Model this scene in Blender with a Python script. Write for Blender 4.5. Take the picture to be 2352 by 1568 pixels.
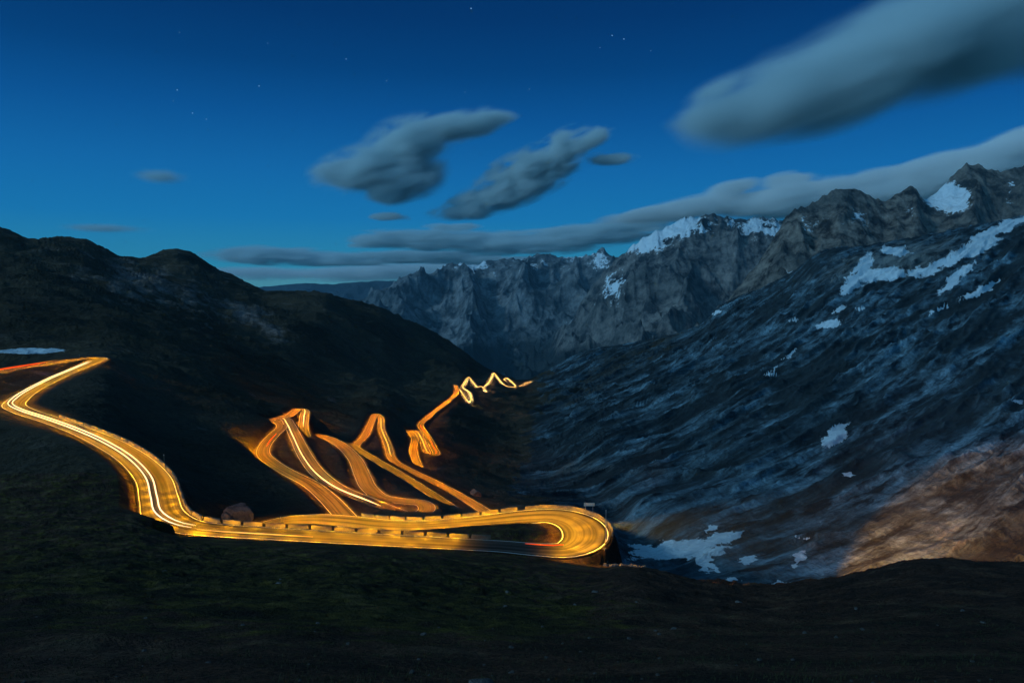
import bpy, bmesh, math, random
import numpy as np
from mathutils import Vector, Matrix, kdtree

random.seed(7)
RNG = np.random.default_rng(7)
for o in list(bpy.data.objects):
    bpy.data.objects.remove(o)
SC = bpy.context.scene
COL = SC.collection

# ------------------------------------------------------------------ camera
PITCH = math.radians(5.0)
F = 1589.0            # focal length in the units of a 2352 wide frame
CX, CY = 1176.0, 784.0
cam_d = bpy.data.cameras.new('camera')
cam_d.sensor_width = 36.0
cam_d.lens = 36.0 * F / 2352.0
cam_d.clip_start = 0.1
cam_d.clip_end = 200000.0
cam = bpy.data.objects.new('camera', cam_d)
COL.objects.link(cam)
cam.location = (0, 0, 0)
cam.rotation_euler = (math.radians(90) - PITCH, 0, 0)
SC.camera = cam
CP, SP = math.cos(PITCH), math.sin(PITCH)

# ------------------------------------------------------------------ sky, moonlight, exposure
SC.view_settings.view_transform = 'Standard'
SC.view_settings.look = 'None'
SC.view_settings.exposure = 0.0
SC.view_settings.gamma = 1.0
SUN_EL = math.radians(27.0)
SUN_AZ = math.radians(-112.0)      # clockwise from +Y: the afterglow is at the left, a little behind
sun_to = Vector((math.sin(SUN_AZ) * math.cos(SUN_EL), math.cos(SUN_AZ) * math.cos(SUN_EL), math.sin(SUN_EL)))

world = bpy.data.worlds.new("World")
SC.world = world
world.use_nodes = True
wn, wl = world.node_tree.nodes, world.node_tree.links
wn.clear()
w_out = wn.new('ShaderNodeOutputWorld')
w_bg = wn.new('ShaderNodeBackground')
sky = wn.new('ShaderNodeTexSky')
sky.sky_type = 'NISHITA'
sky.sun_disc = False
sky.sun_elevation = math.radians(1.0)
sky.sun_rotation = SUN_AZ
sky.altitude = 2700
sky.air_density = 1.0
sky.dust_density = 0.3
sky.ozone_density = 4.0
tc = wn.new('ShaderNodeTexCoord')
sep = wn.new('ShaderNodeSeparateXYZ')
wl.new(tc.outputs['Generated'], sep.inputs[0])
ramp = wn.new('ShaderNodeValToRGB')
wl.new(sep.outputs['Z'], ramp.inputs[0])
def s2l(c):
    return tuple(((x / 255.0) / 12.92) if x < 10.3 else (((x / 255.0) + 0.055) / 1.055) ** 2.4 for x in c)
SKY = [(0.0, (70, 138, 156)), (0.02, (40, 134, 168)), (0.085, (20, 114, 172)), (0.15, (16, 100, 163)), (0.22, (8, 80, 143)), (0.28, (3, 62, 118)),
       (0.34, (2, 50, 102)), (0.46, (1, 36, 78)), (1.0, (1, 22, 48))]
els = ramp.color_ramp.elements
els[0].position, els[0].color = SKY[0][0], (*s2l(SKY[0][1]), 1)
els[1].position, els[1].color = SKY[-1][0], (*s2l(SKY[-1][1]), 1)
for p, c in SKY[1:-1]:
    e = els.new(p)
    e.color = (*s2l(c), 1)
w_mul = wn.new('ShaderNodeMixRGB'); w_mul.blend_type = 'MULTIPLY'; w_mul.inputs[0].default_value = 1.0
w_mul.inputs[2].default_value = (0.002, 0.010, 0.018, 1)
wl.new(sky.outputs[0], w_mul.inputs[1])
w_add = wn.new('ShaderNodeMixRGB'); w_add.blend_type = 'ADD'; w_add.inputs[0].default_value = 1.0
wl.new(ramp.outputs[0], w_add.inputs[1]); wl.new(w_mul.outputs[0], w_add.inputs[2])
# the paler western sky behind the camera, where the sun went down
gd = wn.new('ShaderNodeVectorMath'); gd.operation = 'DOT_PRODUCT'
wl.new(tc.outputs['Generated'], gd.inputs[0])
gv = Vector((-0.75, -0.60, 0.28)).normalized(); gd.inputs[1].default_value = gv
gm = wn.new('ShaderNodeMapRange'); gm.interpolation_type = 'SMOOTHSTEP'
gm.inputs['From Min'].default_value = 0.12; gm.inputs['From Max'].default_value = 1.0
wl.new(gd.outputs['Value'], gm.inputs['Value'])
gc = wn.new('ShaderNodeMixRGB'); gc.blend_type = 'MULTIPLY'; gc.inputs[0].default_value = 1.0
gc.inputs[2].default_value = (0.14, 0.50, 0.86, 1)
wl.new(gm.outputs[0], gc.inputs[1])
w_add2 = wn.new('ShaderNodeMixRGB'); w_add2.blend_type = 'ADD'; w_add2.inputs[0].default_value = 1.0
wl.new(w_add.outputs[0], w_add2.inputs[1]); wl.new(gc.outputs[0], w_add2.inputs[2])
# below the horizon there is only dark land
lm = wn.new('ShaderNodeMapRange'); lm.interpolation_type = 'SMOOTHSTEP'
lm.inputs['From Min'].default_value = -0.12; lm.inputs['From Max'].default_value = -0.02
lm.inputs['To Min'].default_value = 0.06; lm.inputs['To Max'].default_value = 1.0
wl.new(sep.outputs['Z'], lm.inputs['Value'])
w_low = wn.new('ShaderNodeMixRGB'); w_low.blend_type = 'MULTIPLY'; w_low.inputs[0].default_value = 1.0
wl.new(w_add2.outputs[0], w_low.inputs[1]); wl.new(lm.outputs[0], w_low.inputs[2])
wl.new(w_low.outputs[0], w_bg.inputs[0])
w_bg.inputs[1].default_value = 1.0
wl.new(w_bg.outputs[0], w_out.inputs[0])

sd = bpy.data.lights.new('afterglow', 'SUN')
sd.energy = 1.1
sd.color = (0.50, 0.78, 0.90)
sd.angle = math.radians(6)
so = bpy.data.objects.new('afterglow', sd)
COL.objects.link(so)
so.rotation_euler = sun_to.to_track_quat('Z', 'Y').to_euler()

# ------------------------------------------------------------------ helpers
def at(u, v, Y):
    """point at forward distance Y seen in direction (u, v)"""
    a = (u - CX) / F; b = (CY - v) / F
    dy = CP + b * SP; dz = -SP + b * CP
    t = Y / dy
    return np.array([a * t, Y, dz * t])

def proj(x, y, z):
    d = y * CP - z * SP
    h = y * SP + z * CP
    return CX + F * x / d, CY - F * h / d

_P = RNG.permutation(1024).astype(np.int64)
_P = np.concatenate([_P, _P])
_G = RNG.uniform(0, 2 * np.pi, 1024)
_GX, _GY = np.cos(_G), np.sin(_G)
def perlin(x, y, seed=0):
    x = np.asarray(x, dtype=np.float64) + seed * 37.17; y = np.asarray(y, dtype=np.float64) + seed * 17.31
    xi = np.floor(x).astype(np.int64); yi = np.floor(y).astype(np.int64)
    xf = x - xi; yf = y - yi
    def g(ix, iy, dx, dy):
        h = _P[(_P[ix & 1023] + iy) & 1023]
        return _GX[h] * dx + _GY[h] * dy
    uu = xf * xf * xf * (xf * (xf * 6 - 15) + 10); vv = yf * yf * yf * (yf * (yf * 6 - 15) + 10)
    a = g(xi, yi, xf, yf); b = g(xi + 1, yi, xf - 1, yf)
    c = g(xi, yi + 1, xf, yf - 1); d = g(xi + 1, yi + 1, xf - 1, yf - 1)
    return ((a + uu * (b - a)) + vv * ((c + uu * (d - c)) - (a + uu * (b - a)))) * 1.5
def fbm(x, y, octv=5, seed=0, gain=0.5, ridged=False):
    s = np.zeros_like(np.asarray(x, dtype=np.float64)); amp = 1.0; tot = 0
    c, sn = math.cos(0.6), math.sin(0.6)
    prev = 1.0
    for k in range(octv):
        n = perlin(x, y, seed + k)
        if ridged:
            n = 1 - np.abs(n) * 1.6
            n = n * n * prev
            prev = np.clip(n * 1.4, 0.15, 1)
            n = n * 2 - 1
        s = s + n * amp; tot += amp
        x, y = (c * x - sn * y) * 2.03, (sn * x + c * y) * 2.03
        amp *= gain
    return s / tot

def smooth(a, b, x):
    t = np.clip((x - a) / (b - a), 0, 1)
    return t * t * (3 - 2 * t)

def pchip(xk, yk, x):
    """monotone cubic along axis 0; xk, yk: (K, N) ; x: (M, N)"""
    K = xk.shape[0]
    h = np.diff(xk, axis=0); d = np.diff(yk, axis=0) / h
    m = np.zeros_like(yk)
    for k in range(1, K - 1):
        same = d[k - 1] * d[k] > 0
        w1 = 2 * h[k] + h[k - 1]; w2 = h[k] + 2 * h[k - 1]
        with np.errstate(divide='ignore', invalid='ignore'):
            mm = (w1 + w2) / (w1 / d[k - 1] + w2 / d[k])
        m[k] = np.where(same, mm, 0)
    m[0] = d[0]; m[-1] = d[-1]
    out = np.zeros_like(x)
    for k in range(K - 1):
        sel = (x >= xk[k]) & ((x < xk[k + 1]) if k < K - 2 else (x <= xk[k + 1] + 1e-9))
        t = (x - xk[k]) / h[k]
        val = ((1 + 2 * t) * (1 - t) ** 2 * yk[k] + t * (1 - t) ** 2 * h[k] * m[k]
               + t * t * (3 - 2 * t) * yk[k + 1] + t * t * (t - 1) * h[k] * m[k + 1])
        out = np.where(sel, val, out)
    return out

def tag(o, label=None, cat=None, group=None, kind=None):
    if label: o['label'] = label
    if cat: o['category'] = cat
    if group: o['group'] = group
    if kind: o['kind'] = kind
    return o

def link(name, me, mat=None, parent=None):
    o = bpy.data.objects.new(name, me)
    COL.objects.link(o)
    if mat: me.materials.append(mat)
    if parent: o.parent = parent
    return o

def grid_mesh(name, P, attrs, mat, smooth_shade=True):
    """P: (R, C, 3)"""
    R, C = P.shape[:2]
    me = bpy.data.meshes.new(name)
    me.vertices.add(R * C)
    me.vertices.foreach_set('co', P.reshape(-1).astype(np.float32))
    idx = np.arange(R * C).reshape(R, C)
    f = np.stack([idx[:-1, :-1], idx[:-1, 1:], idx[1:, 1:], idx[1:, :-1]], -1).reshape(-1, 4)
    n = f.shape[0]
    me.loops.add(n * 4); me.polygons.add(n)
    me.loops.foreach_set('vertex_index', f.reshape(-1).astype(np.int32))
    me.polygons.foreach_set('loop_start', (np.arange(n) * 4).astype(np.int32))
    me.update(calc_edges=True)
    if smooth_shade:
        me.polygons.foreach_set('use_smooth', np.ones(n, dtype=bool))
    for k, a in attrs.items():
        at_ = me.attributes.new(k, 'FLOAT', 'POINT')
        at_.data.foreach_set('value', a.reshape(-1).astype(np.float32))
    o = link(name, me, mat)
    return o

class N:
    """small node-tree helper"""
    def __init__(s, name):
        s.m = bpy.data.materials.new(name); s.m.use_nodes = True
        s.t = s.m.node_tree; s.n = s.t.nodes; s.l = s.t.links; s.n.clear()
        s.out = s.n.new('ShaderNodeOutputMaterial')
    def new(s, t, **k):
        x = s.n.new(t)
        for a, b in k.items(): setattr(x, a, b)
        return x
    def put(s, sock, v):
        if hasattr(v, 'links') or isinstance(v, bpy.types.NodeSocket): s.l.new(v, sock)
        else: sock.default_value = v
    def math(s, op, a, b=0.0, c=0.0, clamp=False):
        x = s.new('ShaderNodeMath', operation=op, use_clamp=clamp)
        s.put(x.inputs[0], a); s.put(x.inputs[1], b); s.put(x.inputs[2], c)
        return x.outputs[0]
    def mix(s, f, a, b):
        x = s.new('ShaderNodeMix', data_type='RGBA')
        s.put(x.inputs[0], f); s.put(x.inputs[6], a); s.put(x.inputs[7], b)
        return x.outputs[2]
    def noise(s, vec, scale, detail=6, rough=0.55, dist=0.0):
        x = s.new('ShaderNodeTexNoise'); s.l.new(vec, x.inputs['Vector'])
        x.inputs['Scale'].default_value = scale; x.inputs['Detail'].default_value = detail
        x.inputs['Roughness'].default_value = rough; x.inputs['Distortion'].default_value = dist
        return x.outputs[0]
    def ramp(s, fac, pts):
        x = s.new('ShaderNodeValToRGB'); s.l.new(fac, x.inputs[0])
        e = x.color_ramp.elements
        e[0].position, e[1].position = pts[0][0], pts[-1][0]
        def c4(c): return (c, c, c, 1) if not hasattr(c, '__len__') else (*c, 1)
        e[0].color, e[1].color = c4(pts[0][1]), c4(pts[-1][1])
        for p, c in pts[1:-1]:
            q = e.new(p); q.color = c4(c)
        return x.outputs[0]
    def attr(s, name):
        x = s.new('ShaderNodeAttribute', attribute_name=name); return x.outputs['Fac']
    def obj(s, scale=None, rot=None):
        t = s.new('ShaderNodeTexCoord').outputs['Object']
        if scale or rot:
            m = s.new('ShaderNodeMapping'); s.l.new(t, m.inputs[0])
            if scale: m.inputs['Scale'].default_value = scale
            if rot: m.inputs['Rotation'].default_value = rot
            t = m.outputs[0]
        return t
    def surf(s, color, rough=0.9, bump=None, bstr=0.5, bdist=1.0, spec=0.2):
        b = s.new('ShaderNodeBsdfPrincipled')
        s.put(b.inputs['Base Color'], color); s.put(b.inputs['Roughness'], rough)
        b.inputs['Specular IOR Level'].default_value = spec
        if bump is not None:
            bn = s.new('ShaderNodeBump'); bn.inputs['Strength'].default_value = bstr; bn.inputs['Distance'].default_value = bdist
            s.l.new(bump, bn.inputs['Height']); s.l.new(bn.outputs[0], b.inputs['Normal'])
        s.l.new(b.outputs[0], s.out.inputs[0])
        return s.m

# ------------------------------------------------------------------ materials
def mat_ground():
    m = N('alpine turf')
    v = m.obj()
    n1 = m.noise(v, 0.05, 5); n2 = m.noise(v, 0.6, 6, 0.65); n3 = m.noise(v, 6.0, 5, 0.7)
    grass = m.mix(m.ramp(n2, [(0.35, 0), (0.62, 1)]), (0.018, 0.014, 0.003, 1), (0.13, 0.105, 0.016, 1))
    soil = m.mix(m.ramp(n3, [(0.35, 0), (0.7, 1)]), (0.024, 0.012, 0.007, 1), (0.17, 0.085, 0.050, 1))
    g = m.math('ADD', m.attr('green'), m.math('MULTIPLY', m.math('SUBTRACT', n2, 0.5), 1.4), clamp=True)
    base = m.mix(m.ramp(g, [(0.35, 0), (0.6, 1)]), soil, grass)
    n4 = m.noise(v, 0.16, 6, 0.7, 0.5)
    base = m.mix(m.ramp(n4, [(0.38, 0.75), (0.56, 0.0)]), base, (0.010, 0.009, 0.006, 1))
    base = m.mix(m.ramp(n4, [(0.55, 0.0), (0.70, 0.55)]), base, (0.22, 0.15, 0.085, 1))
    base = m.mix(m.ramp(n1, [(0.35, 0), (0.65, 0.35)]), base, (0.014, 0.012, 0.010, 1))
    sc = m.attr('snow')
    base = m.mix(m.ramp(m.math('ADD', sc, m.math('MULTIPLY', m.math('SUBTRACT', n3, 0.5), 0.5)), [(0.45, 0), (0.55, 1)]), base, (0.72, 0.76, 0.8, 1))
    h = m.math('ADD', m.math('ADD', n3, m.math('MULTIPLY', n4, 6.0)), m.math('MULTIPLY', n2, 2.5))
    return m.surf(base, 0.95, h, 1.0, 0.5, 0.1)

def mat_scree():
    m = N('scree and rock')
    v = m.obj(); v0 = m.obj(rot=(0, 0, math.radians(-38)))
    mp_ = m.new('ShaderNodeMapping'); m.l.new(v0, mp_.inputs[0]); mp_.inputs['Scale'].default_value = (0.16, 1, 0.6); vs = mp_.outputs[0]
    n1 = m.noise(vs, 0.022, 7, 0.62, 0.4); n2 = m.noise(vs, 0.10, 7, 0.66, 0.1); n3 = m.noise(v, 0.35, 6, 0.7)
    rock = m.mix(m.ramp(n2, [(0.40, 0), (0.60, 1)]), (0.014, 0.024, 0.032, 1), (0.21, 0.35, 0.43, 1))
    rock = m.mix(m.ramp(n1, [(0.42, 0), (0.55, 0.92)]), rock, (0.022, 0.030, 0.032, 1))
    rock = m.mix(m.ramp(m.noise(v, 0.02, 7, 0.68, 0.6), [(0.42, 0.6), (0.54, 0.0)]), rock, (0.016, 0.022, 0.026, 1))
    rock = m.mix(m.ramp(n3, [(0.38, 0.5), (0.55, 0.0)]), rock, (0.03, 0.035, 0.04, 1))
    pale = m.mix(m.ramp(n3, [(0.3, 0), (0.7, 1)]), (0.13, 0.15, 0.15, 1), (0.25, 0.26, 0.25, 1))
    f = m.math('ADD', m.attr('rock'), m.math('MULTIPLY', m.math('SUBTRACT', n2, 0.5), 1.3))
    base = m.mix(m.ramp(f, [(0.35, 0), (0.7, 1)]), rock, pale)
    k2 = m.noise(v, 0.03, 7, 0.68)
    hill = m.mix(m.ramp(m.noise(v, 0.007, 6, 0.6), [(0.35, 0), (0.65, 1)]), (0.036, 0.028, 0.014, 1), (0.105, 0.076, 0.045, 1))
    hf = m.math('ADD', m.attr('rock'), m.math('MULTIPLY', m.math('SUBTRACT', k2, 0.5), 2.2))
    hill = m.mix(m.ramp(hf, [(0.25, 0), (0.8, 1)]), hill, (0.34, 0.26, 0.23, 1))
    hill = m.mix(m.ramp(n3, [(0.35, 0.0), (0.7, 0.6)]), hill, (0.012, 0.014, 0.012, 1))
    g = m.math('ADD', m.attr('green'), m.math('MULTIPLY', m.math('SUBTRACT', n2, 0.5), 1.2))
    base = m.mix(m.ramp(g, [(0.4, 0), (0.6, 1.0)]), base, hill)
    sc = m.attr('snow')
    sf = m.math('ADD', sc, m.math('MULTIPLY', m.math('SUBTRACT', n3, 0.5), 1.1))
    sf = m.math('ADD', sf, m.math('MULTIPLY', m.math('SUBTRACT', n2, 0.5), 1.0))
    base = m.mix(m.ramp(sf, [(0.47, 0), (0.60, 1)]), base, (0.62, 0.72, 0.78, 1))
    h = m.math('ADD', m.math('MULTIPLY', n2, 5.0), m.math('MULTIPLY', n3, 1.0))
    return m.surf(base, 0.92, h, 0.8, 2.2, 0.1)

def mat_mountain(name, dark, light, scale, snowcol=(0.75, 0.82, 0.88, 1)):
    m = N(name)
    v = m.obj()
    n1 = m.noise(v, 0.0016 * scale, 8, 0.65); n2 = m.noise(v, 0.008 * scale, 8, 0.72); n3 = m.noise(v, 0.04 * scale, 5, 0.7)
    base = m.mix(m.ramp(n2, [(0.40, 0), (0.62, 1)]), (*dark, 1), (*light, 1))
    base = m.mix(m.ramp(n1, [(0.4, 0), (0.62, 0.6)]), base, (0.04, 0.055, 0.06, 1))
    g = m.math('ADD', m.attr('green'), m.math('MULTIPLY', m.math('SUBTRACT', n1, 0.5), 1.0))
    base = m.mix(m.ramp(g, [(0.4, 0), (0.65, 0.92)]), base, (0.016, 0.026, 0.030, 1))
    sc = m.attr('snow')
    sf = m.math('ADD', sc, m.math('MULTIPLY', m.math('SUBTRACT', n2, 0.5), 1.7))
    sf = m.math('ADD', sf, m.math('MULTIPLY', m.math('SUBTRACT', n3, 0.5), 0.9))
    base = m.mix(m.ramp(sf, [(0.46, 0), (0.56, 1)]), base, snowcol)
    h = m.math('ADD', m.math('MULTIPLY', n2, 40.0 / scale), m.math('MULTIPLY', n3, 8.0 / scale))
    return m.surf(base, 0.92, h, 0.9, 2.0, 0.1)

def mat_asphalt():
    m = N('asphalt with wear and light streaks')
    v = m.obj()
    n = m.noise(v, 0.8, 5, 0.6); nf = m.noise(v, 25, 3)
    a = m.attr('across')
    # streaks of car light along the road, put into the colour with tyre wear
    w = m.new('ShaderNodeTexNoise'); w.noise_dimensions = '2D'
    cmb = m.new('ShaderNodeCombineXYZ'); m.l.new(m.math('MULTIPLY', a, 1.1), cmb.inputs[0]); m.l.new(m.math('MULTIPLY', m.attr('along'), 0.02), cmb.inputs[1])
    m.l.new(cmb.outputs[0], w.inputs['Vector']); w.inputs['Scale'].default_value = 1.0; w.inputs['Detail'].default_value = 3
    band = m.ramp(w.outputs[0], [(0.36, 0.0), (0.62, 1.0)])
    base = m.mix(band, (0.010, 0.009, 0.008, 1), (0.085, 0.074, 0.062, 1))
    base = m.mix(m.math('MULTIPLY', n, 0.5), base, (0.026, 0.024, 0.022, 1))
    line = m.math('MULTIPLY', m.math('GREATER_THAN', m.math('ABSOLUTE', a), 3.25), m.math('LESS_THAN', m.math('ABSOLUTE', a), 3.40))
    base = m.mix(line, base, (0.62, 0.62, 0.60, 1))
    return m.surf(base, m.math('ADD', m.math('MULTIPLY', n, 0.2), 0.75), nf, 0.3, 0.02, 0.05)

def mat_concrete():
    m = N('weathered concrete')
    v = m.obj()
    n = m.noise(v, 1.2, 6, 0.65); n2 = m.noise(v, 9, 4)
    c = m.mix(m.ramp(n, [(0.3, 0), (0.7, 1)]), (0.06, 0.055, 0.045, 1), (0.14, 0.125, 0.105, 1))
    return m.surf(c, 0.9, n2, 0.5, 0.03)

def mat_stonewall():
    m = N('dry stone masonry')
    v = m.obj(scale=(1, 1, 1.6))
    vo = m.new('ShaderNodeTexVoronoi'); m.l.new(v, vo.inputs[0]); vo.inputs['Scale'].default_value = 1.6
    vd = m.new('ShaderNodeTexVoronoi', feature='DISTANCE_TO_EDGE'); m.l.new(v, vd.inputs[0]); vd.inputs['Scale'].default_value = 1.6
    sepc = m.new('ShaderNodeSeparateColor'); m.l.new(vo.outputs['Color'], sepc.inputs[0])
    c = m.mix(sepc.outputs[0], (0.11, 0.10, 0.095, 1), (0.27, 0.25, 0.23, 1))
    c = m.mix(m.ramp(vd.outputs['Distance'], [(0.01, 1), (0.07, 0)]), c, (0.03, 0.03, 0.03, 1))
    return m.surf(c, 0.9, m.ramp(vd.outputs['Distance'], [(0.0, 0), (0.12, 1)]), 0.7, 0.08)

def mat_plain(name, c, rough=0.6, metal=0.0):
    m = N(name)
    v = m.obj(); n = m.noise(v, 5, 4)
    col = m.mix(n, (c[0] * 0.75, c[1] * 0.75, c[2] * 0.75, 1), (min(1, c[0] * 1.2), min(1, c[1] * 1.2), min(1, c[2] * 1.2), 1))
    r = m.surf(col, rough, n, 0.2, 0.01)
    m.n['Principled BSDF'].inputs['Metallic'].default_value = metal
    return r

def mat_emit(name, c, s):
    m = N(name)
    e = m.new('ShaderNodeEmission'); e.inputs[0].default_value = (*c, 1); e.inputs[1].default_value = s
    m.l.new(e.outputs[0], m.out.inputs[0])
    return m.m

def mat_rock():
    m = N('grey boulder stone')
    v = m.obj(); n = m.noise(v, 1.5, 6, 0.65); n2 = m.noise(v, 9, 5)
    c = m.mix(m.ramp(n, [(0.35, 0), (0.65, 1)]), (0.04, 0.04, 0.042, 1), (0.14, 0.135, 0.13, 1))
    return m.surf(c, 0.9, m.math('ADD', m.math('MULTIPLY', n, 2), n2), 0.8, 0.1)

M_ground, M_scree = mat_ground(), mat_scree()
M_asph, M_conc, M_stone, M_rock = mat_asphalt(), mat_concrete(), mat_stonewall(), mat_rock()

# ------------------------------------------------------------------ the course of the road
# (u, v, distance, width) of centre points; the road only ever goes downhill
ROADS = {
 'upper': [(-420,925,235,8),(-300,903,250,8),(-150,880,278,8),(0,853,312,8),(80,840,338,8),(150,829,365,8),(195,823,385,9),(222,821,392,10),(228,824,388,10),(212,832,374,9),
           (180,846,350,8),(120,872,315,8),(70,898,285,8),(42,917,262,9),(32,931,248,9),(55,944,238,8.5),(110,962,226,8),(180,987,212,8),(250,1018,199,8),(310,1055,186,8.4),
           (352,1100,172,8.8),(365,1145,159,9),(378,1182,148,9),(425,1207,142,8),(500,1217,140,7.4),(600,1223,139,7),(750,1232,139,7),(900,1240,140,7),(1050,1248,142,7),
           (1160,1255,143.5,7),(1240,1262,143,7.5),(1300,1262,143,9),(1337,1245,146.5,10.5),(1343,1218,152,11.5),(1318,1195,159,12),(1270,1184,164.5,12),(1200,1187,166.5,11),(1120,1195,166.5,9.5),(1050,1201,166.5,8.5),
           (960,1207,166.8,8),(880,1205,169.5,8.5),(790,1196,175.5,9),(710,1192,180,9),(655,1197,180.5,8),(605,1210,177,8),(560,1226,172,8)],
 'middle': [(850,1240,193,8),(818,1210,204,8),(788,1180,216,8.5),(755,1145,233,8.5),(715,1112,253,8),(665,1086,273,7.5),(625,1062,294,7.5),(605,1042,313,7.5),(610,1020,337,7.5),(630,997,361,7.5),
            (647,980,383,7.5),(640,969,398,7.5),(620,966,403,7.5),(628,962,408,7.5),(652,961,406,7.5),(664,973,392,7.5),(680,1005,360,8),(703,1050,322,8.5),(735,1090,294,8.5),(785,1124,270,8),
            (850,1150,255,7.5),(905,1172,246,7.5),(945,1184,241.5,7.5),(978,1172,247.5,8),(970,1155,257,8),(925,1150,261,8),(880,1143,266,8),(848,1120,281.5,8.5),(832,1090,305,9),(816,1055,336,8.5),(788,1025,368,8),
            (750,1004,400,7.5),(718,1000,420,7),(690,1010,425,7)],
 'spur': [(642,958,420,7),(660,955,424,7),(674,947,438,7),(686,939,450,7),(697,941,450,7),(698,960,428,7),(697,985,401,7),(703,1005,385,7)],
 'lower': [(800,1017,446,7),(818,1029,440,7),(870,1060,410,7),(930,1095,374,7),(1000,1140,339,7),(1050,1174,314,7),(1090,1200,300,7),(1120,1208,299,7),(1140,1196,312,7),(1112,1172,330,7.5),(1060,1140,360,7.5),(1000,1108,396,7.5),
           (940,1078,434,7.5),(903,1056,470,7),(890,1020,520,7),(876,985,576,7),(873,958,628,7),(864,951,642,7),(852,972,588,7),(836,1003,520,7),(818,1021,492,7),(812,1032,478,7)],
 'valley': [(966,1080,516,8),(955,1055,549,8),(949,1030,588,8),(953,1008,630,8),(945,994,660,8),(938,989,672,8),(953,990,676,8),(968,1008,644,8),(978,1032,608,8),(986,1044,597,8),(1000,1044,603,8),(994,1024,644,8),
            (979,996,710,8),(966,976,765,8),(985,956,832,8),(1020,928,938,8),(1044,908,1018,8),(1050,896,1065,8),(1047,884,1110,8)],
 'bottom': [(1046,884,1112,8),(1056,896,1090,8),(1078,925,1010,8),(1082,912,1054,8),(1077,900,1092,8),(1064,892,1125,8),(1068,880,1190,8),(1077,867,1270,8),(1086,878,1225,8),(1096,889,1190,8),(1106,888,1215,8),(1118,900,1185,8),
            (1112,890,1235,8),(1122,880,1310,8),(1130,866,1420,8),(1135,857,1490,8),(1142,867,1450,8),(1152,879,1400,8),(1166,888,1372,8),(1182,889,1385,8),(1176,878,1465,8),(1162,868,1550,8),(1158,874,1530,8),(1190,887,1440,8),(1204,882,1500,8),(1222,874,1590,8)],
}
def resample(pts, step):
    """centripetal-ish Catmull-Rom through the points, then even spacing"""
    P = np.array([[*at(u, v, Y), w * (1.0 if Y < 200 else 0.86)] for u, v, Y, w in pts])
    P = np.vstack([2 * P[0] - P[1], P, 2 * P[-1] - P[-2]])
    out = []
    for i in range(1, len(P) - 2):
        p0, p1, p2, p3 = P[i - 1], P[i], P[i + 1], P[i + 2]
        d = [max(np.linalg.norm((b - a)[:2]), 0.5) ** 0.5 for a, b in ((p0, p1), (p1, p2), (p2, p3))]
        t0, t1 = 0, d[0]; t2 = t1 + d[1]; t3 = t2 + d[2]
        for t in np.linspace(t1, t2, 30, endpoint=False):
            A1 = (t1 - t) / (t1 - t0) * p0 + (t - t0) / (t1 - t0) * p1
            A2 = (t2 - t) / (t2 - t1) * p1 + (t - t1) / (t2 - t1) * p2
            A3 = (t3 - t) / (t3 - t2) * p2 + (t - t2) / (t3 - t2) * p3
            B1 = (t2 - t) / (t2 - t0) * A1 + (t - t0) / (t2 - t0) * A2
            B2 = (t3 - t) / (t3 - t1) * A2 + (t - t1) / (t3 - t1) * A3
            out.append((t2 - t) / (t2 - t1) * B1 + (t - t1) / (t2 - t1) * B2)
    out.append(P[-2]); out = np.array(out)
    L = np.concatenate([[0], np.cumsum(np.linalg.norm(np.diff(out[:, :2], axis=0), axis=1))])
    n = max(int(L[-1] / step), 8)
    s = np.linspace(0, L[-1], n + 1)
    return np.stack([np.interp(s, L, out[:, k]) for k in range(4)], 1), s
CENTRE = {}
for k, p in ROADS.items():
    C, s = resample(p, 1.5 if k not in ('valley', 'bottom') else 3.0)
    ker = np.ones(7) / 7                                     # even out the gradient
    z = np.convolve(np.pad(C[:, 2], 3, mode='edge'), ker, mode='valid'); C[:, 2] = z
    T = np.gradient(C[:, :2], axis=0); T /= np.linalg.norm(T, axis=1)[:, None] + 1e-9
    Nn = np.stack([-T[:, 1], T[:, 0]], 1)                    # left of travel
    CENTRE[k] = dict(P=C[:, :3], W=C[:, 3], T=T, N=Nn, s=s)
ALLP = np.vstack([c['P'] for c in CENTRE.values()])
ALLW = np.concatenate([c['W'] for c in CENTRE.values()])

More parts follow.
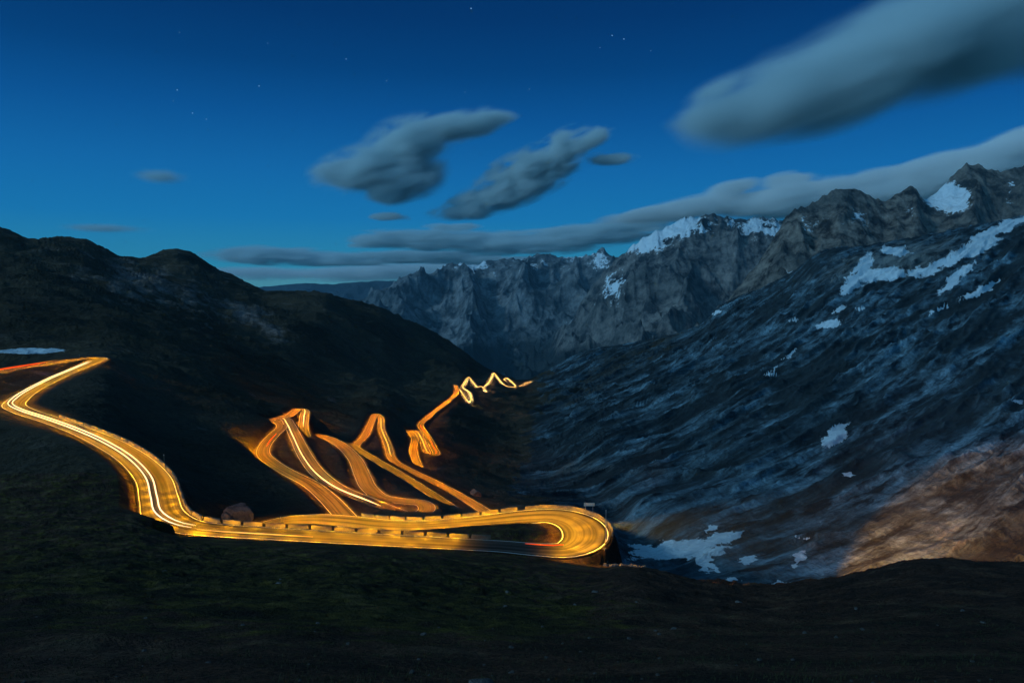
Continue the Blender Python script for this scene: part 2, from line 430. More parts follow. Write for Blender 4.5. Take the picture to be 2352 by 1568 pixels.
# ------------------------------------------------------------------ terrain: one lofted surface from the tripod to the valley ridges
# rows run across the view: (u, v, Y)
ROWS = [
 [(-3000,2000,2.0),(-1000,2000,2.3),(0,2000,2.4),(600,2000,2.4),(1200,2000,2.4),(1800,2000,2.4),(2352,2000,2.4),(3400,2000,2.3),(5400,2000,2.0)],
 [(-3000,1640,7.0),(-1000,1640,8),(0,1640,8.0),(600,1640,8),(1200,1640,8.0),(1800,1635,8.2),(2352,1620,8.5),(3400,1600,9),(5400,1600,9)],
 [(-3000,1400,34),(0,1395,34),(600,1410,34),(1200,1440,34),(1700,1450,34),(2100,1420,38),(2352,1410,40),(5400,1380,44)],
 [(-3000,1150,110),(-600,1180,122),(0,1188,128),(300,1193,130),(360,1203,131),(430,1224,131),(560,1236,131.5),(700,1241,132),(900,1252,133),(1150,1276,134),(1280,1289,135),(1380,1300,137),(1450,1300,141),(1520,1316,141),(1600,1336,145),
  (1700,1348,150),(1800,1345,156),(1880,1335,160),(1960,1322,166),(2020,1302,170),(2080,1282,174),(2150,1278,176),(2200,1290,178),(2260,1286,180),(2352,1284,184),(3000,1270,190),(5400,1250,200)],
 [(-3000,1100,150),(-600,1100,160),(0,1095,165),(300,1095,168),(420,1130,170),(520,1170,168),(900,1215,164),(1280,1185,168),(1370,1210,172),(1420,1330,172),(1500,1400,185),(1650,1440,200),(1900,1450,215),(2352,1440,230),(5400,1420,240)],
 [(-3000,930,240),(-600,940,250),(0,950,245),(200,985,225),(350,1050,225),(500,1100,230),(640,1120,250),(800,1135,262),(980,1160,248),(1100,1175,292),(1200,1170,340),(1290,1160,400),(1400,1195,420),(1520,1280,330),(1700,1330,275),
  (1900,1330,285),(2100,1320,292),(2352,1310,300),(5400,1290,300)],
 [(-3000,860,320),(-600,870,330),(0,850,335),(150,825,380),(235,820,392),(300,870,380),(380,910,380),(500,950,390),(640,985,425),(760,1010,470),(870,1052,470),(960,1066,530),(1050,1070,600),(1130,1082,640),(1200,1072,710),(1300,1075,650),
  (1400,1105,520),(1520,1140,440),(1700,1160,410),(2000,1150,400),(2352,1120,400),(5400,1100,400)],
 [(-3000,760,430),(0,775,450),(200,768,520),(350,805,530),(500,855,560),(640,930,530),(760,950,620),(870,945,710),(960,970,830),(1050,960,960),(1130,980,1010),(1200,970,1060),(1300,955,1000),(1400,970,810),(1520,995,700),(1700,980,620),
  (2000,950,590),(2352,920,580),(5400,880,580)],
 [(-3000,640,640),(0,650,720),(200,655,830),(350,692,920),(500,745,950),(640,825,880),(760,862,980),(870,868,1120),(960,890,1210),(1050,888,1210),(1130,872,1500),(1200,892,1520),(1300,872,1480),(1400,858,1300),(1520,850,1120),(1700,822,960),
  (2000,745,880),(2200,710,850),(2352,690,840),(5400,600,840)],
 [(-3000,400,1100),(-600,470,1150),(-200,505,1180),(0,525,1200),(80,548,1220),(140,545,1260),(190,550,1300),(240,573,1330),(280,591,1360),(320,593,1400),(345,586,1440),(380,576,1490),(400,573,1500),(430,579,1510),(500,620,1500),(560,645,1470),
  (620,668,1440),(680,670,1400),(740,672,1390),(790,690,1440),(870,705,1490),(950,745,1570),(1030,790,1640),(1100,838,1740),(1140,860,1840),(1200,880,1950),(1240,862,1910),(1330,815,1850),(1400,797,1800),(1450,790,1760),(1560,764,1700),(1620,738,1650),
  (1650,706,1630),(1720,672,1600),(1800,635,1560),(1900,573,1500),(2000,560,1480),(2100,545,1460),(2200,525,1430),(2352,495,1400),(2700,430,1380),(5400,330,1350)],
]
nseg = [26, 90, 190, 34, 80, 110, 120, 130, 130, 36]
th_in = np.radians(np.linspace(-38.5, 38.5, 1180))
th_l = np.radians(np.linspace(-64, -38.5, 70, endpoint=False)); th_r = -th_l[::-1]
TH = np.concatenate([th_l, th_in, th_r])
lnr, zz = [], []
for row in ROWS:
    p = np.array([at(*q) for q in row]); th = np.arctan2(p[:, 0], p[:, 1]); o_ = np.argsort(th)
    r_ = np.hypot(p[:, 0], p[:, 1])
    # dense monotone interpolation across the view
    for arr, src in ((lnr, np.log(r_)), (zz, p[:, 2] / r_)):
        arr.append(pchip(th[o_][:, None], src[o_][:, None], np.clip(TH, th.min(), th.max())[:, None])[:, 0])
lnr.append(np.log(np.exp(lnr[-1]) * 1.35)); zz.append((zz[-1] * np.exp(lnr[-2]) - 320) / np.exp(lnr[-1]))
lnr, zz = np.array(lnr), np.array(zz)
for k in range(1, len(lnr)):
    lnr[k] = np.maximum(lnr[k], lnr[k - 1] + 0.02)
K = lnr.shape[0]
tt = np.concatenate([k + np.arange(n) / n for k, n in enumerate(nseg)] + [[K - 1.0]])
tk = np.repeat(np.arange(K, dtype=float)[:, None], len(TH), 1)
tg = np.repeat(tt[:, None], len(TH), 1)
LR = pchip(tk, lnr, tg)
S_ = pchip(lnr, zz, LR); LR = LR.copy()
# ease the near slope sideways so that no row leaves a crease
def ease(A, w):
    kk_ = np.hanning(2 * w + 1); kk_ /= kk_.sum(); B = A.copy()
    for q, r in enumerate(A[:, 70:-70]): B[q, 70:-70] = np.convolve(np.pad(r, w, mode='edge'), kk_, mode='valid')
    return B
fn_ = smooth(3.0, 2.75, tt)[:, None]; ff_ = (smooth(3.1, 4.2, tt) * smooth(8.9, 8.0, tt))[:, None]
for A_ in (S_, LR):
    A_ += (ease(A_, 70) - A_) * fn_ + (ease(A_, 30) - A_) * ff_
Rr = np.exp(LR)
X = Rr * np.sin(TH)[None]; Y = Rr * np.cos(TH)[None]; Z = S_ * Rr
UU, VV = proj(X, Y, Z)

# pull the slope to the road: residual of the road height against the loft, spread smoothly
def loft_z(px, py):
    th = np.arctan2(px, py); lr = np.log(np.hypot(px, py))
    j = np.clip(np.interp(th, TH, np.arange(len(TH))), 0, len(TH) - 1.001)
    j0 = j.astype(int); f = j - j0; out = np.zeros(len(px))
    for i in range(len(px)):
        za = np.interp(lr[i], LR[:, j0[i]], Z[:, j0[i]]); zb = np.interp(lr[i], LR[:, j0[i] + 1], Z[:, j0[i] + 1])
        out[i] = za * (1 - f[i]) + zb * f[i]
    return out
ctrl = np.vstack([c['P'][::5] for c in CENTRE.values()])
res = ctrl[:, 2] - loft_z(ctrl[:, 0], ctrl[:, 1])
print('road residual', res.min(), res.max())
rowsel = (Rr > 100) & (Rr < 1900)
ii = np.nonzero(rowsel.reshape(-1))[0]
xf, yf = X.reshape(-1)[ii], Y.reshape(-1)[ii]
corr = np.zeros(len(ii))
for a in range(0, len(ii), 20000):
    sl = slice(a, a + 20000)
    d2 = (xf[sl, None] - ctrl[None, :, 0]) ** 2 + (yf[sl, None] - ctrl[None, :, 1]) ** 2
    w = 1 / (d2 + 9.0) ** 1.6
    R0 = 0.13 * np.hypot(xf[sl], yf[sl]) + 4
    fall = np.exp(-(d2.min(1)) / R0 ** 2)
    corr[sl] = (w * res[None]).sum(1) / w.sum(1) * fall
# never lift the bank in front of the first road leg: it would hide the road
corr *= smooth(3.0, 3.5, tg.reshape(-1)[ii])
Zf = Z.reshape(-1).copy(); Zf[ii] += corr
Z = Zf.reshape(Z.shape)

# nearest road sample for every vertex close to the road
kd = kdtree.KDTree(len(ALLP))
for i, p in enumerate(ALLP): kd.insert((p[0], p[1], 0), i)
kd.balance()
DR = np.full(X.size, 999.0); ZR = np.zeros(X.size); WR = np.full(X.size, 8.0)
lim = 45.0
near = np.zeros(len(ii), bool)
cell = {}
for p in ALLP: cell[(int(p[0] // 50), int(p[1] // 50))] = 1
keys = set((a + i, b + j) for a, b in cell for i in (-1, 0, 1) for j in (-1, 0, 1))
cx, cy = (xf // 50).astype(int), (yf // 50).astype(int)
kk = np.array([(k[0] + 500) * 2000 + k[1] + 500 for k in keys])
near = np.isin((cx + 500) * 2000 + cy + 500, kk)
for q in np.nonzero(near)[0]:
    co, idx, d = kd.find((xf[q], yf[q], 0))
    g = ii[q]; DR[g] = d; ZR[g] = ALLP[idx, 2]; WR[g] = ALLW[idx]
DR, ZR, WR = DR.reshape(X.shape), ZR.reshape(X.shape), WR.reshape(X.shape)

# relief
right = smooth(1150, 1300, UU) * smooth(150, 230, Rr)
amp = np.clip(0.02 * Rr ** 0.85, 0.02, 9.0)
n_iso = fbm(X / 38, Y / 38, 6, 3, 0.55)
n_small = fbm(X / 2.6, Y / 2.6, 4, 11, 0.55)
n_big = fbm(X / 170, Y / 170, 4, 21, 0.5)
ca, sa = math.cos(math.radians(38)), math.sin(math.radians(38))
xs, ys = (ca * X + sa * Y), (-sa * X + ca * Y)
wx = fbm(X / 120, Y / 120, 3, 33)
n_str = fbm(xs / 260 + wx * .4, ys / 26 + wx * 0.6, 6, 41, 0.56, ridged=True)
n_blk = fbm(X / 16, Y / 16, 5, 51, 0.6, ridged=True)
road_fade = smooth(5.0, 26.0, DR - WR / 2)
edge_r = np.exp(-((tg - 3) / 0.3) ** 2) * smooth(1480, 1600, UU)
rf2 = smooth(1.0, 9.0, DR - WR / 2)
gx_ = (X * .55 - Y * .83); gy_ = (X * .83 + Y * .55)
n_gul = fbm(gx_ / 45, gy_ / 190, 5, 27, 0.55, ridged=True)
relief = (1 - right) * (n_iso * amp * 0.8 + n_big * amp * 1.2 + n_gul * amp * 0.9 * smooth(300, 600, Rr)) * road_fade
relief += (1 - right) * (n_small * np.clip(Rr * 0.006, 0.02, 0.45) + fbm(X / 7, Y / 7, 4, 15, 0.6) * np.clip(Rr * 0.012, 0.02, 0.8)) * rf2
relief += right * (n_str * np.clip(Rr * 0.0085, 0.8, 9) + n_blk * np.clip(Rr * 0.0012, 0.2, 1.0) + n_iso * np.clip(Rr * 0.003, 0.4, 3)) * road_fade
crest = np.exp(-((tg - 3) / 0.22) ** 2) * smooth(300, 420, UU) * smooth(1520, 1400, UU)
ridge = np.exp(-((tg - 9) / 0.25) ** 2)
relief += edge_r * (fbm(X / 9, Y / 9, 5, 95, 0.6) * 1.6 + fbm(X / 2.5, Y / 2.5, 3, 97, 0.6) * 0.5)
relief *= (1 - 0.9 * crest) * (1 - 0.45 * ridge)
Z = Z + relief
flat = smooth(0.4, 1.2 + 2.6 * smooth(2.9, 3.4, tg), DR - WR / 2)
Z = (ZR - 0.22) * (1 - flat) + Z * flat
# keep the bank on our side of the first leg below the sight line to the road edge
UU, VV = proj(X, Y, Z)

c_ = CENTRE['upper']
Ee = c_['P'].copy(); Ee[:, :2] -= c_['N'] * (c_['W'][:, None] / 2 + 0.3)
ue, ve = proj(Ee[:, 0], Ee[:, 1], Ee[:, 2])
i_a = int(np.argmin((ue - 420) ** 2 + (ve - 1215) ** 2)); i_b = i_a + int(np.argmax(ve[i_a:i_a + 140] - 0.0 * ue[i_a:i_a + 140]))
ke = slice(i_a, i_b + 1); o2 = np.argsort(ue[ke])
v_edge = np.interp(UU, ue[ke][o2], ve[ke][o2]); r_edge = np.interp(UU, ue[ke][o2], np.hypot(Ee[ke, 0], Ee[ke, 1])[o2])
need = v_edge + 1.2 + 14 * smooth(0, 110, UU - ue[ke].max()) - 60 * smooth(120, 520, UU - ue[ke].max()) - 60 * smooth(0, 200, ue[ke].min() - UU)
print('edge', ue[ke].min(), ue[ke].max(), ve[ke].min(), ve[ke].max())
bb = (CY - need) / F; slope_ = (-SP + bb * CP) / (CP + bb * SP)
Z = np.where((tg > 0.5) & (Rr < r_edge - 0.4) & (VV < need), Y * slope_, Z)
UU, VV = proj(X, Y, Z)
# covers that belong to the ground itself
wu = fbm(UU / 40, VV / 16, 6, 61, 0.62) * 30; wv = fbm(UU / 40, VV / 16, 6, 71, 0.62) * 14
def blob(cu, cv, ru, rv, rot=0.0, k=1.0):
    a = math.radians(rot); du = UU + wu * k - cu; dv = VV + wv * k - cv
    p = (du * math.cos(a) - dv * math.sin(a)) / ru; q = (du * math.sin(a) + dv * math.cos(a)) / rv
    return np.clip(1.15 - 0.65 * (p * p + q * q), 0, 1)
snow = np.zeros_like(Z)
for b in [(1560,1262,112,22,6),(1660,1235,50,12,14),(1620,1290,32,14,-40),(1500,1262,60,9,-8),(1715,1284,26,7,25),(1835,1283,26,7,45),(1680,1331,20,6,0),
          (1790,1340,14,5,0),(1905,745,30,10,18),(1925,712,18,6,30),(1822,733,17,6,10),(1980,707,14,4,5),(1648,718,10,6,0),(1955,655,28,18,30),(2020,632,60,15,5),(1985,612,34,22,50),
          (2055,575,38,12,0),(2120,625,36,13,0),(2175,600,60,13,22),(2235,570,70,18,26),(2280,535,60,13,24),(2330,510,40,10,20),(2195,640,60,11,40),(2250,668,60,8,28),(2155,712,34,4,32),
          (1815,815,18,5,40),(1780,850,18,4,45),(2345,922,16,7,0),(1920,1000,40,18,40),(1945,1090,18,5,0),(1845,1235,16,4,0),(1630,1215,16,8,20)]:
    snow = np.maximum(snow, blob(*b, k=1.15))
snow *= (Rr > 230)
snow = np.maximum(snow, blob(70, 806, 78, 7, 1, k=0.3) * (tg > 6))
green_fg = 0.45 + 0.5 * np.exp(-(((UU - 780) / 620) ** 2 + ((VV - 1370 - (UU - 780) * 0.09) / 60) ** 2)) - 0.35 * smooth(1100, 1700, UU) - 0.3 * smooth(1420, 1520, VV)
green_fg += 0.12 * fbm(X / 9, Y / 9, 4, 81)
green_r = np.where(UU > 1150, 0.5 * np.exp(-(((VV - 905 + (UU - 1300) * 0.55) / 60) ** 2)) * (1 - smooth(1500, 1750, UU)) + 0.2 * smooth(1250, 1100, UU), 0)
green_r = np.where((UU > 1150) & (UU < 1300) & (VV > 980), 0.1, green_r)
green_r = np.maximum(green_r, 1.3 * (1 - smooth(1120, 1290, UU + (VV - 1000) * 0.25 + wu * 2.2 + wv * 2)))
green_r = np.maximum(green_r, 0.8 * np.exp(-(((UU - 1200) / 110) ** 2 + ((VV - 1155) / 25) ** 2)) * smooth(1360, 1300, UU))
rock_l = (0.55 * np.exp(-(((UU - 330) / 190) ** 2 + ((VV - 650 - (UU - 330) * 0.28) / 48) ** 2)) + 0.5 * np.exp(-(((UU - 590) / 90) ** 2 + ((VV - 735 - (UU - 590) * .5) / 25) ** 2)))
rock_r = 0.65 * np.exp(-(((UU - 2050) / 230) ** 2 + ((VV - 600 + (UU - 2050) * 0.2) / 50) ** 2)) + 0.45 * np.exp(-(((UU - 1330) / 130) ** 2 + ((VV - 1075) / 35) ** 2)) + .35 * np.exp(-(((UU - 2180) / 160) ** 2 + ((VV - 1230) / 60) ** 2))
PT = np.stack([X, Y, Z], -1)
r_split = sum(nseg[:4])
c_split = int(np.searchsorted(TH, math.atan((1160 - CX) / F)))
def sub(name, rs, cs, green, rock, mat):
    o = grid_mesh(name, PT[rs, cs], dict(snow=snow[rs, cs], green=green[rs, cs], rock=rock[rs, cs]), mat)
    tag(o, kind='structure'); return o
sub('ground', slice(0, r_split + 1), slice(None), green_fg, rock_l, M_ground)
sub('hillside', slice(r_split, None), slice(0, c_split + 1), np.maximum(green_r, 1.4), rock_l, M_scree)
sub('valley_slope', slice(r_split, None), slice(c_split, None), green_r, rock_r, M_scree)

# ------------------------------------------------------------------ far mountains, each range a relief of its own
def mountain(name, pts, base_v, y0, ncol, nrow, A, cell_x, cell_y, seed, mat, snowf=None, greenf=None, jag=1.0, power=1.25, back=0.5):
    p = np.array([at(*q) for q in pts]); u = np.array([q[0] for q in pts], float)
    uc = np.linspace(u[0], u[-1], ncol)
    rx = np.interp(uc, u, p[:, 0] / p[:, 1]); ry = np.interp(uc, u, p[:, 1]); rz = np.interp(uc, u, p[:, 2])
    t = np.concatenate([np.linspace(0, 1, nrow), 1 + np.linspace(0, 1, nrow // 3 + 1)[1:]])[:, None]
    fy = y0 * ry; bz = np.array([at(CX, base_v, yy)[2] for yy in fy])
    Yt = np.where(t <= 1, fy + (ry - fy) * t, ry * (1 + back * 0.5 * (t - 1)))
    f = np.where(t <= 1, np.clip(t, 0, 1) ** power, 1 - 0.9 * (t - 1))
    Zt = bz + (rz - bz) * f
    Xt = rx * Yt
    wxx = fbm(Xt / cell_x * .5, Yt / cell_y * .5, 3, seed + 5)
    n = fbm(Xt / cell_x + wxx * .8, Yt / cell_y + wxx * .8, 7, seed, 0.46, ridged=True)
    n2 = fbm(Xt / cell_x * 4, Yt / cell_y * 4, 4, seed + 9, 0.6, ridged=True)
    # on the crest line the relief only ruffles the outline
    crest = np.exp(-((t - 1) / 0.10) ** 2)
    w = 1 - crest * (1 - 0.28 * jag)
    Zt = Zt + (n + 0.15) * A * w + n2 * A * 0.16 * (1 - 0.4 * crest)
    n3 = fbm(Xt / cell_x * 11, Yt / cell_y * 11, 4, seed + 13, 0.6)
    Zt = Zt + n3 * A * 0.10
    U, V = proj(Xt, Yt, Zt)
    g = np.zeros_like(Zt); s = np.zeros_like(Zt)
    env = dict(U=U, V=V, X=Xt, Y=Yt, Z=Zt, n=n, n2=n2, t=t)
    if snowf: s = snowf(env) * np.ones_like(Zt)
    if greenf: g = greenf(env) * np.ones_like(Zt)
    o = grid_mesh(name, np.stack([Xt, Yt, Zt], -1), dict(snow=s, green=g), mat)
    return tag(o, kind='structure')
def gs(e, cu, cv, ru, rv): return np.exp(-(((e['U'] - cu) / ru) ** 2 + ((e['V'] - cv) / rv) ** 2))

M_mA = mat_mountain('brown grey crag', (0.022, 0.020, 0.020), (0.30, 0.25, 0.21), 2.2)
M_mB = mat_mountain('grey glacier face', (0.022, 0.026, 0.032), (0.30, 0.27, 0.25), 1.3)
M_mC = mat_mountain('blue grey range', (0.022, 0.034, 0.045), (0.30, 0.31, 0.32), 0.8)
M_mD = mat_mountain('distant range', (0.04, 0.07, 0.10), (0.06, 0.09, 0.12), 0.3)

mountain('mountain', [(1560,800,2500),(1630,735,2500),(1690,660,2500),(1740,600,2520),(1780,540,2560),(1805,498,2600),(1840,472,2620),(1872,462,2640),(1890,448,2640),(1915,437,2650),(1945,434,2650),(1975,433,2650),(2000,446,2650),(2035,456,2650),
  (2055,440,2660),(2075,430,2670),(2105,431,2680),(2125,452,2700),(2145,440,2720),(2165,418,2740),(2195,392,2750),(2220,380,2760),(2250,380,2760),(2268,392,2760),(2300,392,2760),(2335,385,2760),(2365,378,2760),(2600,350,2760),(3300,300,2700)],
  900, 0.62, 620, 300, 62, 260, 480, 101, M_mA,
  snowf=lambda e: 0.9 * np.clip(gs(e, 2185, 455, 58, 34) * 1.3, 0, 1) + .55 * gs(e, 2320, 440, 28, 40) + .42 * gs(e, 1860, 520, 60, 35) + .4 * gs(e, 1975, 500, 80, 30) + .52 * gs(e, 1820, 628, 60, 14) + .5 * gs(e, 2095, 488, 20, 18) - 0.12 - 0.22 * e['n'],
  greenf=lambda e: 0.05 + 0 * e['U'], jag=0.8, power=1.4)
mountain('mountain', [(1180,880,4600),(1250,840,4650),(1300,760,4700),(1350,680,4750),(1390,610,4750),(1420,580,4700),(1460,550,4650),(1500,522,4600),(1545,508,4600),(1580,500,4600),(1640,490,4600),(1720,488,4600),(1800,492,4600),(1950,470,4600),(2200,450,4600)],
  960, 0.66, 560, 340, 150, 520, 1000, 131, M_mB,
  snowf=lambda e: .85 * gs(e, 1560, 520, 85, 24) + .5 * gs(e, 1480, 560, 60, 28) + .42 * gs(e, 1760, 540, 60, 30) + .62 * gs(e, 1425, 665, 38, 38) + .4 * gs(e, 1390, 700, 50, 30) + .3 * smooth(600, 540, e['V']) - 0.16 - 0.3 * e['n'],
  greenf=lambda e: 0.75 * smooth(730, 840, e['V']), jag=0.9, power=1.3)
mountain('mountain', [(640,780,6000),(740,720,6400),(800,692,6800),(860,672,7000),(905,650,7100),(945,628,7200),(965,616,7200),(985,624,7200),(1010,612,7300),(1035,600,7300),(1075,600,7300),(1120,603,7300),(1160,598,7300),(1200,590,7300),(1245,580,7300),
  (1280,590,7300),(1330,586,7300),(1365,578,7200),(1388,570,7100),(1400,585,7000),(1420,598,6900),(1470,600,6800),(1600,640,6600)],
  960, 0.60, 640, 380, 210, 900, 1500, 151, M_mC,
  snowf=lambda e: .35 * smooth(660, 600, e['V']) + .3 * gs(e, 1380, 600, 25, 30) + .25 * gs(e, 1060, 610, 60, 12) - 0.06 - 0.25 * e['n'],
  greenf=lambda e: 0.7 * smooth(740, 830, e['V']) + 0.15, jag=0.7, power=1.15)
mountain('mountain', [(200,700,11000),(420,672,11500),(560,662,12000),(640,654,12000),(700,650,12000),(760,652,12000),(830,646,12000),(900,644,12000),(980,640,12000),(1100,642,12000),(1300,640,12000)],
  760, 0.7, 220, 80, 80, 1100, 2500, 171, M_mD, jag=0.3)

# ------------------------------------------------------------------ road surfaces
def road_mesh(name, c):
    n = len(c['P']); m = 9
    a = np.linspace(-1, 1, m)
    P = np.zeros((n, m, 3)); ac = np.zeros((n, m)); al = np.repeat(c['s'][:, None], m, 1)
    for j in range(m):
        off = a[j] * c['W'] / 2
        P[:, j, 0] = c['P'][:, 0] + c['N'][:, 0] * off; P[:, j, 1] = c['P'][:, 1] + c['N'][:, 1] * off
        P[:, j, 2] = c['P'][:, 2] + 0.06 * (1 - a[j] ** 2)
        ac[:, j] = a[j] * 3.7
    o = grid_mesh(name, P, dict(across=ac, along=al), M_asph)
    return tag(o, kind='structure')
for k, c in CENTRE.items():
    road_mesh('road', c)

def nearest_i(c, u, v=None):
    """index of the centre sample seen closest to (u, v)"""
    U, V = proj(c['P'][:, 0], c['P'][:, 1], c['P'][:, 2])
    return int(np.argmin((U - u) ** 2 + (V - v) ** 2))
def along(c, i, off, dz):
    p = c['P'][i]; n = c['N'][i]
    return Vector((p[0] + n[0] * off, p[1] + n[1] * off, p[2] + dz))

# ------------------------------------------------------------------ light on the road
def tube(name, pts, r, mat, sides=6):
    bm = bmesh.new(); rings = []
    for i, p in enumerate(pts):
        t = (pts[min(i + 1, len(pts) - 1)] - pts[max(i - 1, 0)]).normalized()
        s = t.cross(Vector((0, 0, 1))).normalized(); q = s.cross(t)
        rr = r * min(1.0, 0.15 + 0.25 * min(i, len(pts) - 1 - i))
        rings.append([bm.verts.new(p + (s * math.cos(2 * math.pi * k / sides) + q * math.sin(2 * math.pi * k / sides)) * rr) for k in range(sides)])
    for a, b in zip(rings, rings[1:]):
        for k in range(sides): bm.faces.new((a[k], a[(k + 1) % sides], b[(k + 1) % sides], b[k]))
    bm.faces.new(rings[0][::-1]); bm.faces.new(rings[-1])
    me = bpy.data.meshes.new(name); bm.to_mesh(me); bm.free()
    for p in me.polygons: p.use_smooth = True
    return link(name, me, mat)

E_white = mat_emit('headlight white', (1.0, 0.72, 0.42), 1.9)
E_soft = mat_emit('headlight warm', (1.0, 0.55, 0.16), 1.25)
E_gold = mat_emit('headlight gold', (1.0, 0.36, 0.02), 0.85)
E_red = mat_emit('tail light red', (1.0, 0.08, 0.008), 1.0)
up, mi, sp_, lo, va, bo = (CENTRE[k] for k in ('upper', 'middle', 'spur', 'lower', 'valley', 'bottom'))

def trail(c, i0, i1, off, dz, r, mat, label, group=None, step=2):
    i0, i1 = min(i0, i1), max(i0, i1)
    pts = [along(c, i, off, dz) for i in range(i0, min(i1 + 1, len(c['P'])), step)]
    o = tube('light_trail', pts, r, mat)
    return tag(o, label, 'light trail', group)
TR = 'car light trails along the pass road'
U_ = lambda c, u, v: nearest_i(c, u, v)
a0, a1 = U_(up, 205, 828), U_(up, 560, 1220)
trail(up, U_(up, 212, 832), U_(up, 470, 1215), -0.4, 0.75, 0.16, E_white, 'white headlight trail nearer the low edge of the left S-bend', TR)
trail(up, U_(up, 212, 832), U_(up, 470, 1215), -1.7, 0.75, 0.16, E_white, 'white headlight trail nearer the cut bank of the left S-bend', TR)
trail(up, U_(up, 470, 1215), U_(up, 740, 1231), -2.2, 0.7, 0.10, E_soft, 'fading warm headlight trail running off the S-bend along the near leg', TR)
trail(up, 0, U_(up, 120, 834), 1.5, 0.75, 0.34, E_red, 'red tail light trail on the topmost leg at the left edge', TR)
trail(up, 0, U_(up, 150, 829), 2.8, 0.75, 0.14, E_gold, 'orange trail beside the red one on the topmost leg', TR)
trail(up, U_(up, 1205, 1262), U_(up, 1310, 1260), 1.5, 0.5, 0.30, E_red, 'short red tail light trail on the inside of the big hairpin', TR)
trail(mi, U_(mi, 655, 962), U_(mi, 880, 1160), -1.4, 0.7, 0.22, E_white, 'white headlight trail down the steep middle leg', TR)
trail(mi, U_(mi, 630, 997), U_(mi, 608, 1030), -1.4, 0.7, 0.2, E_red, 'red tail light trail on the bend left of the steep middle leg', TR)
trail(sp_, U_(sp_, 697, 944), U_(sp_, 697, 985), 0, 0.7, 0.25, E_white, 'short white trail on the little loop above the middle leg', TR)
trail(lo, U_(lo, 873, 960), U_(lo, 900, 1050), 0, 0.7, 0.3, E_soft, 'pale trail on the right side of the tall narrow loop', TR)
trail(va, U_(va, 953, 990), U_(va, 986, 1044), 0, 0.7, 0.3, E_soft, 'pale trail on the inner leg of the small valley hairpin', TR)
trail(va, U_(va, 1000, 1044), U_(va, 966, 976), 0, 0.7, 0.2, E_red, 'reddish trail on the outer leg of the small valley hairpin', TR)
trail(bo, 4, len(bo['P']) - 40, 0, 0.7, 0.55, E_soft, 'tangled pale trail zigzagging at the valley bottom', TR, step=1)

LAMPS = 0
def strip(c, i0, i1, col, W, h=1.5, step=2, rows=(-0.26, 0.26)):
    """lamps of the passing cars, low over both lanes"""
    global LAMPS
    d = bpy.data.lights.new('car_lamp', 'SPOT'); d.shadow_soft_size = 0.0; d.color = col; d.spot_size = math.radians(158); d.spot_blend = 0.25
    L = np.linalg.norm(c['P'][min(i0 + step, len(c['P']) - 1)] - c['P'][i0])
    d.energy = W * L * 3.3
    for k, i in enumerate(range(i0, i1, step)):
        o = bpy.data.objects.new('car_lamp', d); COL.objects.link(o)
        o.location = along(c, i, rows[k % len(rows)] * c['W'][i], h)
        LAMPS += 1
GOLD = (1.0, 0.42, 0.0); ORNG = (1.0, 0.31, 0.0); PALE = (1.0, 0.55, 0.16)
i_hp = U_(up, 1160, 1255); i_hq = U_(up, 1100, 1197)
strip(up, 0, U_(up, 100, 838), ORNG, 150)
strip(up, U_(up, 100, 838), U_(up, 180, 987), GOLD, 210)
strip(up, U_(up, 180, 987), U_(up, 480, 1216), GOLD, 230)
strip(up, U_(up, 480, 1216), i_hp - 6, GOLD, 200)
strip(up, i_hp + 8, i_hq, GOLD, 330, h=2.0, step=1, rows=(-0.36, 0.12, -0.12, 0.36))
strip(up, i_hq, len(up['P']) - 1, GOLD, 300)
strip(mi, 0, len(mi['P']) - 1, ORNG, 165, step=3)
strip(sp_, 0, len(sp_['P']) - 1, ORNG, 260, step=3)
strip(lo, 0, U_(lo, 1090, 1200), GOLD, 130, step=3)
strip(lo, U_(lo, 1090, 1200), len(lo['P']) - 1, ORNG, 190, step=3)
strip(va, 0, len(va['P']) - 1, ORNG, 320, step=2)
strip(bo, 0, len(bo['P']) - 1, PALE, 350, step=3)

def beam(p, to, col, W, ang, blend=0.6, name='headlight_beam'):
    d = bpy.data.lights.new(name, 'SPOT'); d.energy = W; d.color = col; d.spot_size = math.radians(ang); d.spot_blend = blend; d.shadow_soft_size = 0.4
    o = bpy.data.objects.new(name, d); COL.objects.link(o)
    o.location = p; v = Vector(to) - Vector(p); o.rotation_euler = (-v).to_track_quat('Z', 'Y').to_euler()
i_ = U_(up, 1343, 1225)
hp = along(up, i_, -(up['W'][i_] / 2 - 0.3), 2.4)
BEAM = (1.0, 0.42, 0.10)
beam(hp, at(2215, 1262, 325), (1.0, 0.32, 0.03), 17000000, 21, 0.4)
beam(hp, at(2060, 1130, 390), (1.0, 0.36, 0.16), 1500000, 24, 1.0)
beam(along(up, i_ - 8, 1, 3.2), at(1462, 1296, 142), (1.0, 0.42, 0.03), 45000, 44, 0.9)
beam(hp, at(1480, 1088, 420), BEAM, 700000, 6, 1.0)
i_ = U_(up, 378, 1182)
beam(along(up, i_, up['W'][i_] / 2 - .3, 2.2), at(548, 1150, 178), BEAM, 12000, 34, 0.8)
i_ = U_(mi, 605, 1042); beam(along(mi, i_, mi['W'][i_] / 2 - .3, 2.5), at(560, 1020, 330), GOLD, 160000, 80, 1.0)
i_ = U_(sp_, 690, 940); beam(along(sp_, i_, 0, 2.5), at(715, 905, 490), GOLD, 160000, 80, 1.0)
i_ = U_(up, 30, 925); beam(along(up, i_, 0, 2.0), at(-20, 895, 262), GOLD, 90000, 90, 1.0)

print('lamps', LAMPS, 'road samples', len(ALLP))

